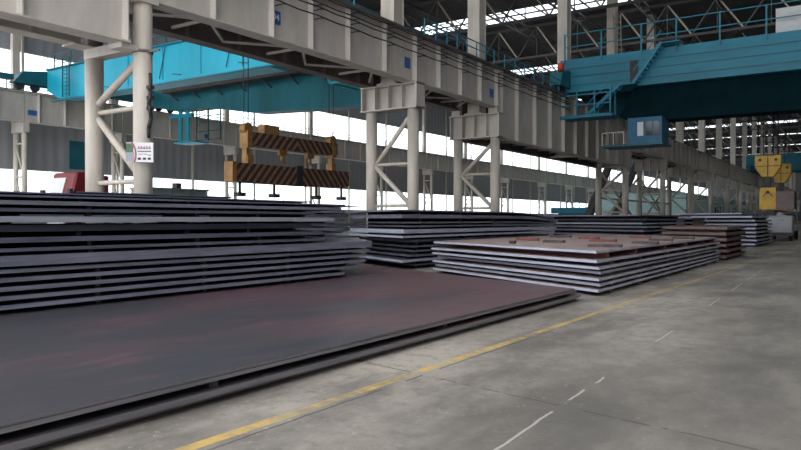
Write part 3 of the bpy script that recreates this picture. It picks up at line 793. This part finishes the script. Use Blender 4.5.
for z0, z1 in ((2.2, 5.0), (5.0, 7.9)):
    MB().tube((XW, 0, z0), (XW - 1.35, 0, z1), .08, 8).build('diagonal_brace', M['column'], FC)
for z in (2.4, 5.2, 8.0): MB().tube((XW, 0, z), (XW - 1.35, 0, z), .08, 8).build('cross_tie', M['column'], FC)
MB().box(XW - 1.6, XW + .3, -.25, .25, 8.9, 9.75).build('head_beam', M['beige'], FC)
MB().box(XW - 1.6, XW - 1.2, -.3, .3, 9.75, 29.8).build('upper_shaft', M['column'], FC)
FC.location = (XW - .6, fy[1], 0)
for y in fy[2:]:
    c = copy_tree(FC); c.location.y = y
handrail(20, 60, XW - .3, 12.25, 2.5, 'low grey handrail on the far wall runway at left', 'beige', h=.9)
handrail(60, 130, XW - .3, 12.25, 3.0, 'low grey handrail on the far wall runway receding to the right', 'beige', h=.9)
b = MB().box(XL + .02, XL + .1, 36.8, 39.4, 6.3, 8.9)
tag(b.build('wall_panel', M['tealdark']), 'dark teal panel on the far wall left of the nearest columns', 'panel')

# ------------------------------------------------------------------ bridge crane of the far aisle
def crane_far():
    t = thing('bridge_crane', (-42, 38, 12.3), 'bright turquoise bridge crane spanning the far aisle behind the cream columns', 'crane')
    xa, xb = -57.9, -26.0
    def gird(y, prof_b, top, m, w_=1.5):
        g = MB()
        pts = [(xa, top)] + [(x, z) for x, z in prof_b] + [(xb, top)]
        g.prism(pts, 'y', y, y + w_)
        return g.build('bridge_girder', M[m], t)
    g1 = gird(33.0, [(xa, 12.55), (-56.2, 11.75), (-50, 11.6), (-32, 11.45), (-27.4, 12.6), (xb, 12.9)], 14.25, 'teal')
    q = MB(); q.box(xa, xb, 32.75, 34.75, 14.25, 14.33); q.box(xa + .8, xb - .5, 32.8, 33.0, 11.5, 11.58); q.build('walkway', M['teal2'], g1)
    q = MB()
    x = -55.0
    while x < -27: q.box(x - .03, x + .03, 32.96, 33.0, 11.8, 14.2); x += 4.1
    q.build('seam', M['teal2'], g1)
    g2 = gird(43.5, [(xa, 12.6), (-55, 12.0), (-50, 11.9), (-44, 10.9), (-30, 10.35), (-27.5, 12.0), (xb, 12.6)], 14.7, 'teal_shade')
    MB().box(xa + 3, xb - .2, 42.3, 43.5, 13.45, 13.75).build('walkway', M['roofsteel'], g2)
    q = MB()
    for x in range(-54, -27, 3): q.bar((x, 42.4, 13.45), (x, 43.5, 12.8), .1, .1)
    q.build('walkway_bracket', M['roofsteel'], g2)
    # end trucks
    for x, nm in ((XW, 'far'), (XFAR, 'near')):
        e = MB()
        z0 = 12.9 if x == XW else 13.5
        e.prism([(30.2, z0), (31.0, z0 + 1.0), (33, z0 + 1.3), (45, z0 + 1.3), (46.4, z0 + .9), (46.8, z0)], 'x', x - .45, x + .45)
        eo = e.build('end_truck', M['tealdark'], t)
        for yy in (30.9, 32.2, 44.6, 46.0):
            zr = 12.38 if x == XW else ZT + .13
            MB().tube((x - .12, yy, zr + .38), (x + .12, yy, zr + .38), .38, 16).build('wheel', M['dark'], eo)
    MB().box(XW - .3, XW + .5, 28.8, 30.2, 13.1, 13.5).build('buffer', M['tealdark'], t)
    MB().tube((XFAR + .3, 37.3, 14.8), (XFAR + .3, 37.3, 15.25), .22, 12).build('red_lamp', M['lamp_red'], t)
    # handrails on girder 1
    hr = MB()
    x = -56.5
    while x < -27:
        hr.box(x - .04, x + .04, 32.76, 32.84, 14.33, 15.45); x += 2.4
    for z in (14.9, 15.45): hr.box(-56.5, -27, 32.77, 32.83, z - .03, z + .03)
    hr.build('handrail', M['tealdark'], t)
    # ladder rungs at the wall end
    ld = MB()
    for i in range(9): ld.box(-54.9, -54.0, 32.55, 32.62, 11.9 + i * .32, 11.96 + i * .32)
    ld.box(-54.95, -54.88, 32.53, 32.62, 11.7, 14.9); ld.box(-54.02, -53.95, 32.53, 32.62, 11.7, 14.9)
    ld.build('ladder', M['tealdark'], t)
    # diagonal cables / struts in front of girder face
    st = MB()
    for x in (-51.5, -43.0, -36.0): st.bar((x, 32.9, 11.9), (x + .7, 32.9, 14.2), .05, .05)
    for x in (-50, -41.5, -34.8): st.bar((x, 32.9, 12.1), (x + .9, 32.9, 11.95), .06, .06)
    st.build('stay', M['tealdark'], t)
    # hung platform / trolley collector
    hp = MB()
    hp.box(-54.8, -52.0, 43.6, 45.4, 8.85, 9.0)
    for x, y in ((-54.2, 43.8), (-53.2, 43.8)): hp.box(x - .22, x + .22, y, y + .15, 9.0, 12.05)
    hp.box(-55.6, -52.4, 43.7, 44.0, 11.3, 11.6)
    hp.build('hanging_bracket', M['teal'], t)
    rl = MB()
    for x in (-52, -50.4, -48.8): rl.box(x - .04, x + .04, 43.9, 44.0, 8.9, 12.1)
    for z in (9.0, 9.8, 10.5, 11.2): rl.box(-52, -48.8, 43.9, 43.98, z - .03, z + .03)
    rl.build('cage_rail', M['tealdark'], t)
    # turquoise access frame below the near side
    fr = MB()
    for p, q_ in (((-31.2, 37.0, 12.7), (-30.3, 37, 10.9)), ((-30.3, 37, 10.9), (-27.0, 37, 10.9)), ((-30.0, 37, 12.2), (-27.0, 37, 12.2))): fr.bar(p, q_, .16, .16)
    fr.bar((-30.3, 37, 10.9), (-30.3, 43.5, 10.9), .14, .14); fr.bar((-27, 37, 10.9), (-27, 43.5, 10.9), .14, .14); fr.bar((-30.8, 34.5, 12.7), (-30.8, 43.5, 12.7), .14)
    fr.bar((-27.2, 37, 10.9), (-27.2, 37, 13.4), .14); 
    fr.build('access_frame', M['teal'], t)
    # trolley on top with hoist drum
    tr = MB(); tr.box(-38.5, -33.0, 33.2, 44.6, 14.9, 15.6); tr.build('trolley', M['tealdark'], t)
    MB().tube((-36, 35, 16.2), (-36, 43, 16.2), .55, 18).build('hoist_drum', M['rail'], t)
crane_far()

# striped lifting beams hanging from it
def lifting():
    xc, yc = -33.0, 36.4
    def ropes(t, pts, z0, z1):
        for (x, y) in pts:
            MB().tube((x, y, z0), (x, y, z1), .03, 6).build('rope', M['dark'], t)
    up = thing('lifting_beam', (xc, yc, 6.4), 'upper shorter lifting beam with dark and tan diagonal stripes, hung on ropes', 'lifting beam')
    g = MB()
    g.prism([(32.0, 6.45), (32.0, 7.25), (40.8, 7.25), (40.8, 6.45), (39.8, 6.35), (33.2, 6.35)], 'x', xc - .3, xc + .3)
    g.build('beam_body', M['stripe'], up)
    for y in (31.85, 40.4):
        h = MB(); h.box(xc - .36, xc + .36, y - .2, y + .2, 6.2, 7.3); h.tube((xc - .25, y, 7.45), (xc + .25, y, 7.45), .36, 16); h.box(xc - .2, xc + .2, y - .15, y + .15, 5.4, 6.2)
        h.build('hook_block', M['orange'], up)
    MB().box(xc - .3, xc + .3, 33.2, 34.6, 7.25, 7.85).build('motor_box', M['orange'], up)
    for y in (35.2, 38.0):
        h = MB(); h.box(xc - .12, xc + .12, y - .35, y + .35, 5.98, 6.36); h.tube((xc, y, 5.6), (xc, y, 6.0), .14, 10); h.bar((xc, y + .02, 5.65), (xc, y + .3, 5.45), .12)
        h.build('small_hook', M['orange'], up)
    ropes(up, [(xc - .2, 31.85), (xc + .2, 31.85), (xc - .2, 40.4), (xc + .2, 40.4)], 7.9, 14.95)
    lo = thing('lifting_beam', (xc, yc, 4.0), 'lower longer lifting beam with mirrored diagonal stripes, hanging under the upper one', 'lifting beam')
    g = MB(); g.prism([(30.7, 4.05), (30.7, 5.2), (42.2, 5.25), (42.2, 4.2), (41.5, 4.05), (36.6, 3.95)], 'x', xc - .3, xc + .3)
    g.build('beam_body', M['stripe'], lo)
    MB().box(xc - .38, xc + .38, 30.35, 30.7, 4.0, 5.25).build('end_cap', M['orange'], lo)
    MB().box(xc - .36, xc + .36, 36.3, 36.9, 4.0, 5.35).build('centre_bracket', M['dark'], lo)
    for y in (32.0, 40.4):
        h = MB(); h.box(xc - .28, xc + .28, y - .25, y + .25, 5.22, 5.75); h.tube((xc, y, 5.7), (xc, y, 6.2), .14, 12); h.build('lug', M['orange'], lo)
    for y in (31.3, 34.4, 38.7, 41.6):
        h = MB(); h.box(xc - .25, xc + .25, y - .3, y + .3, 3.1, 3.35); h.tube((xc, y, 3.35), (xc, y, 4.1), .09, 8); h.build('magnet', M['dark'], lo)
lifting()

# ------------------------------------------------------------------ teal bridge crane of the near aisle
def crane_near():
    t = thing('bridge_crane', (-5, 66, 13.2), 'deep teal bridge crane at upper right with stairs, cab and railings', 'crane')
    xa, xb = -24.0, 13.6
    y0 = 62.6
    g = MB(); g.box(xa + .3, xb, y0, y0 + 2.2, 13.35, 16.4)
    g1 = g.build('bridge_girder', M['teal2'], t)
    q = MB()
    for z in (13.95, 14.75, 15.5): q.box(xa + .3, xb, y0 - .05, y0, z, z + .07)
    q.build('rib', M['tealdark'], g1)
    # deep under-girder set back
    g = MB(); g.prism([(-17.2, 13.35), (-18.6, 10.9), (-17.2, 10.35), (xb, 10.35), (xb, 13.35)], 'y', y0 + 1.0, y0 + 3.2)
    g.build('lower_girder', M['teal_undershade'], t)
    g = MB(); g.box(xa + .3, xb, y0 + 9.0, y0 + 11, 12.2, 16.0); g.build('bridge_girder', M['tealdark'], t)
    MB().box(xa, xb, y0 + 2.2, y0 + 9, 16.0, 16.1).build('trolley_deck', M['tealdark'], t)
    e = MB(); e.prism([(60.0, 13.7), (60.4, 14.9), (62, 15.3), (74, 15.3), (76, 14.8), (76.4, 13.7)], 'x', XN - .6, XN + .5)
    eo = e.build('end_truck', M['tealdark'], t)
    for yy in (60.9, 62.5, 74, 75.6):
        MB().tube((XN - .14, yy, ZT + .13 + .42), (XN + .14, yy, ZT + .13 + .42), .42, 16).build('wheel', M['dark'], eo)
    MB().tube((XN + .3, 60.6, 15.0), (XN + .3, 60.6, 15.7), .3, 12).build('red_lamp', M['lamp_red'], t)
    # railing on top
    for i, x in enumerate((-23.2, -19.8, -16.3, -13.4, -10.0, -6.6, -3.2, .2, 3.6, 7.0)):
        MB().box(x - .06, x + .06, y0 - .25, y0 - .13, 16.0, 18.7).build('rail_post', M['teal2'], t)
    for z in (17.5, 18.65):
        MB().box(-23.2, 13, y0 - .23, y0 - .15, z - .04, z + .04).build('rail_bar', M['teal2'], t)
    # pale box on top
    MB().box(-6.0, -3.8, y0 + .4, y0 + 1.8, 16.4, 18.4).build('control_box', M['white'], t)
    # stair cage at the left end
    cg = MB()
    xs = (-23.4, -21.6, -20.0, -18.6)
    for x in xs:
        cg.box(x - .06, x + .06, y0 - 1.5, y0 - 1.38, 10.9, 13.4)
    for z in (10.95, 11.9, 12.8): cg.box(-23.4, -18.6, y0 - 1.48, y0 - 1.4, z - .05, z + .05)
    for x in (-23.4, -18.6):
        cg.box(x - .06, x + .06, y0 - .1, y0 + .05, 10.9, 13.4)
    cg.build('platform_cage', M['teal2'], t)
    MB().box(-23.5, -18.4, y0 - 1.5, y0 + .8, 10.75, 10.92).build('platform_floor', M['teal2'], t)
    sr = MB()
    def stair(xa_, za, xb_, zb):
        for yy in (y0 - 1.2, y0 - .4): sr.bar((xa_, yy, za), (xb_, yy, zb), .08, .28)
        n = 10
        for i in range(n):
            f = (i + .5) / n; x = xa_ + (xb_ - xa_) * f; z = za + (zb - za) * f
            sr.box(x - .14, x + .14, y0 - 1.18, y0 - .42, z - .03, z + .02)
        for yy in (y0 - 1.2,):
            sr.bar((xa_, yy, za + 1.0), (xb_, yy, zb + 1.0), .05, .06)
    stair(-20.8, 10.95, -17.9, 13.4); sr.box(-17.9, -16.6, y0 - 1.25, y0 - .05, 13.34, 13.44); stair(-16.7, 13.44, -14.4, 16.6); sr.box(-14.4, -12.9, y0 - 1.25, y0 - .05, 16.5, 16.6)
    sr.build('stairway', M['teal2'], t)
    MB().box(-17.3, -16.6, y0 - .06, y0 - .01, 13.5, 15.6).build('doorway', M['dark'], t)
    # cab
    cb = MB(); cb.box(-17.4, -14.5, y0 - .4, y0 + 2.0, 8.2, 10.5)
    co = cb.build('cab', mat('cab_blue', (.01, .13, .25), .5), t)
    for x in (-16.3, -15.55, -14.95):
        MB().box(x - .25, x + .25, y0 - .44, y0 - .4, 8.9, 10.1).build('cab_window', M['white'] if x < -15.8 else M['glassdark'], co)
    MB().box(-19.6, -14.3, y0 - .9, y0 + 2.2, 8.05, 8.2).build('cab_floor', M['tealdark'], co)
    for x in (-17.2, -14.7): MB().box(x - .08, x + .08, y0 + 1.4, y0 + 1.6, 10.5, 10.9).build('cab_hanger', M['tealdark'], co)
    rr = MB()
    for x in (-19.5, -18.5, -17.6): rr.box(x - .04, x + .04, y0 - .88, y0 - .8, 8.2, 9.3)
    rr.box(-19.5, -17.5, y0 - .88, y0 - .8, 9.25, 9.33); rr.build('cab_railing', M['beige'], co)
crane_near()
# ladder bracing beside the roof column behind the crane
t = thing('lattice_ladder', (-23.5, 80, 13.1), 'tan lattice ladder leaning beside the roof column behind the teal crane', 'ladder')
for dx in (0, .8):
    MB().bar((-24.0 + dx, 80, 24.9), (-23.5 + dx * .8, 80, 13.1), .12, .12).build('ladder_rail', M['tan'], t)
q = MB()
for i in range(18):
    f = i / 18; x0 = -24.0 + .5 * f; x1 = -23.2 + .34 * f; z = 24.6 - 11.4 * f
    q.bar((x0, 80, z), (x1, 80, z), .07); q.bar((x0, 80, z), (x1, 80, z - .6), .05)
q.build('rung', M['tan'], t)

# yellow hook blocks and beam of the near crane
def hookset(x, y, lab, s=1.0):
    t = thing('hook_block', (x, y, 4.3), lab, 'hook block')
    b = MB()
    b.prism([(x - 1.0 * s, 7.1), (x - 1.0 * s, 6.1), (x - .45 * s, 5.25), (x + .45 * s, 5.25), (x + 1.0 * s, 6.1), (x + 1.0 * s, 7.1)], 'y', y - .35, y + .35)
    b.build('sheave_housing', M['yellow'], t, bevel=.06)
    p = MB(); p.box(x - 1.0 * s, x + 1.0 * s, y - .38, y - .35, 6.15, 6.2); p.box(x - .03, x + .03, y - .38, y - .35, 5.3, 7.0)
    for dx in (-.6, .6): p.tube((x + dx * s, y - .4, 6.7), (x + dx * s, y - .35, 6.7), .12, 12)
    p.build('pin', M['dark'], t)
    MB().box(x - .18, x + .18, y - .18, y + .18, 4.2, 5.25).build('shank', M['dark'], t)
    for dx in (-.75, -.35, .35, .75):
        MB().tube((x + dx * s, y, 7.1), (x + dx * s, y, 12.4), .035, 6).build('rope', M['dark'], t)
    MB().box(x - .62 * s, x + .62 * s, y - .35, y + .35, 2.5, 4.35).build('lower_block', M['yellow'], t)
    h = MB(); h.tube((x, y - .38, 3.95), (x, y - .35, 3.95), .13, 12); h.bar((x - .35, y - .36, 3.6), (x, y - .36, 4.1), .06); h.bar((x + .35, y - .36, 3.6), (x, y - .36, 4.1), .06)
    h.build('lug', M['dark'], t)
hookset(-6.9, 67.0, 'large yellow hook block hanging in front at right', 1.0)
hookset(-6.9, 78.0, 'smaller looking yellow hook block hanging behind the large one', .9)
t = thing('lifting_beam', (-6.6, 72.5, 1.9), 'dark lifting beam with hanging clamps below the yellow hook blocks', 'lifting beam')
MB().box(-6.9, -6.3, 65.8, 80.5, 1.95, 2.45).build('beam_body', M['dark'], t)
MB().box(-6.25, -4.9, 66.2, 68.2, 2.5, 4.0).build('drive_box', M['brownsteel'], t)
for y in (66.5, 69.5, 72.5, 75.5, 78.5):
    q = MB(); q.bar((-8.6, y, 2.2), (-4.6, y, 2.2), .2, .2)
    for x in (-8.4, -7.4, -5.6, -4.7): q.box(x - .1, x + .1, y - .1, y + .1, 1.5, 2.1)
    q.build('clamp_bar', M['dark'], t)

# further teal crane down the aisle
t = thing('bridge_crane', (-5, 190, 13.3), 'far teal bridge crane down the aisle behind the yellow hook blocks', 'crane')
MB().box(-24.0, 13.5, 187, 189, 13.3, 17.2).build('bridge_girder', M['teal2'], t)
MB().box(-24.0, 13.5, 196, 198, 13.3, 17.2).build('bridge_girder', M['tealdark'], t)
MB().box(XN - .5, XN + .5, 184, 201, 13.2, 14.6).build('end_truck', M['tealdark'], t)

# ------------------------------------------------------------------ things on the floor far off
t = thing('control_building', (-36, 180, 0), 'pale turquoise low building with narrow dark windows beyond the columns', 'building')
MB().box(-45, -28.2, 140, 226, 0, 6.5).build('wall_shell', M['cyanwall'], t)
MB().box(-45.2, -28.0, 139.8, 226.2, 6.5, 6.75).build('roof_slab', M['cyanwall'], t)
MB().box(-28.2, -28.1, 162.3, 162.8, 0, 6.5).build('corner_trim', M['white'], t)
for y in (166.5, 170, 173.5, 176.5, 181, 186, 189, 196, 200, 204, 210, 216, 221):
    w_ = MB().box(-28.22, -28.08, y, y + 1.1, 3.0, 4.7).build('window', M['glassdark'], t)
t = thing('teal_machine', (-36, 105, 0), 'low teal machine on the floor left of the dark struts', 'machine')
MB().box(-40.5, -33.5, 103, 106, 2.6, 3.5).build('hopper', M['teal2'], t)
MB().prism([(-40, 0), (-34, 0), (-34.6, 2.6), (-39.4, 2.6)], 'y', 103.3, 105.7).build('base', M['tealdark'], t)
q = MB()
for x in range(-40, -33): q.box(x - .04, x + .04, 103, 103.1, 3.5, 4.3)
q.box(-40, -34, 103, 103.1, 4.22, 4.3); q.build('railing', M['teal2'], t)

def truck_red():
    t = thing('truck', (-31, 19, 0), 'red truck with pale windscreen parked behind the left pile', 'truck')
    y0, y1 = 18.0, 19.3
    c = MB(); c.prism([(y0, .7), (y0 - .0, 2.2), (y0 + .4, 3.8), (y1 + .3, 3.85), (y1 + .3, .7)], 'x', -31.8, -29.9); 
    c.build('cab', M['red'], t, bevel=.08)
    MB().prism([(y0 - .06, 2.25), (y0 + .30, 3.55), (y0 + .38, 3.55), (y0 + .1, 2.25)], 'x', -31.65, -30.6).build('windscreen', M['white'], t)
    MB().box(-31.5, -30.2, y0 - .07, y0, 1.25, 1.75).build('grille', M['white'], t)
    MB().box(-31.9, -29.85, y0 - .12, y0 + .2, .55, .95).build('bumper', M['dark'], t)
    for x in (-31.95, -29.75): MB().box(x - .12, x + .12, y0 - .1, y0 + .05, 2.5, 3.0).build('mirror', M['dark'], t)
    MB().box(-31.8, -30.0, y1 + .32, y1 + .8, 1.1, 3.7).build('cargo_body', M['red'], t, bevel=.05)
    MB().box(-31.6, -30.5, y0 + .4, y1 + .8, .6, 1.1).build('chassis', M['dark'], t)
    for y in (y0 + .7, y1 + .25):
        for x in (-31.9, -30.1): MB().tube((x, y, .5), (x + .3, y, .5), .5, 18).build('wheel', M['rubber'], t)
truck_red()
def truck_white():
    dX, dY = -2.1, -12.6
    class SB(MB):
        def build(self, *a, **k):
            self.v = [(v[0] + dX, v[1] + dY, v[2]) for v in self.v]
            return MB.build(self, *a, **k)
    t = thing('truck', (-5.5, 63, 0), 'pale small truck with white sack load at the right edge', 'truck')
    c = SB(); c.prism([(73.2, .5), (73.2, 1.15), (73.6, 1.9), (75.4, 1.95), (75.4, .5)], 'x', -4.4, -2.5); c.build('cab', M['palegrey'], t, bevel=.08)
    SB().prism([(73.32, 1.25), (73.55, 1.8), (73.62, 1.8), (73.45, 1.25)], 'x', -4.25, -2.65).build('windscreen', M['glassdark'], t)
    SB().box(-4.5, -2.4, 75.5, 79.8, .75, 1.15).build('load_bed', M['palegrey'], t)
    SB().box(-4.45, -2.45, 73.05, 73.2, .4, .65).build('bumper', M['dark'], t)
    for y in (74.0, 78.6):
        for x in (-4.4, -2.8): SB().tube((x, y, .38), (x + .28, y, .38), .38, 16).build('wheel', M['rubber'], t)
    bm = bmesh.new(); bmesh.ops.create_icosphere(bm, subdivisions=3, radius=.55)
    for v in bm.verts: v.co.z = max(v.co.z * 1.05, -.45); v.co *= 1 + .08 * math.sin(v.co.x * 7 + v.co.z * 5)
    me = bpy.data.meshes.new('white_sack'); bm.to_mesh(me); bm.free(); me.materials.append(M['palegrey'])
    for p in me.polygons: p.use_smooth = True
    o = bpy.data.objects.new('white_sack', me); COL.objects.link(o); o.location = (-5.7, 64.4, 1.15 + .47)
    tag(o, 'rounded white sack lying on the pale truck', 'sack')
truck_white()
# grey green container and small boxes left
t = thing('steel_container', (-39, 30.7, 0), 'grey green steel container behind the left pile, right of the nearest columns', 'container')
MB().box(-40, -38.0, 28.4, 33.0, .12, 3.6).build('body', M['ghost'], t)
q = MB()
for y in (28.4, 29.9, 31.4, 32.9): q.box(-38.0, -37.92, y - .05, y + .05, .12, 3.6)
q.box(-40.05, -37.9, 28.3, 33.1, 3.6, 3.7); q.build('frame', M['ghost'], t)
for x, y in ((-39.7, 28.8), (-38.3, 28.8), (-39.7, 32.6), (-38.3, 32.6)): MB().box(x - .15, x + .15, y - .15, y + .15, 0, .12).build('foot', M['dark'], t)
b = MB().box(-39.2, -38.7, 31.0, 31.4, 3.7, 4.1)
tag(b.build('small_box', M['dark'], bevel=.02), 'small dark box standing on the grey green container', 'box')

for o in bpy.data.objects:
    if '_o' in o: del o['_o']
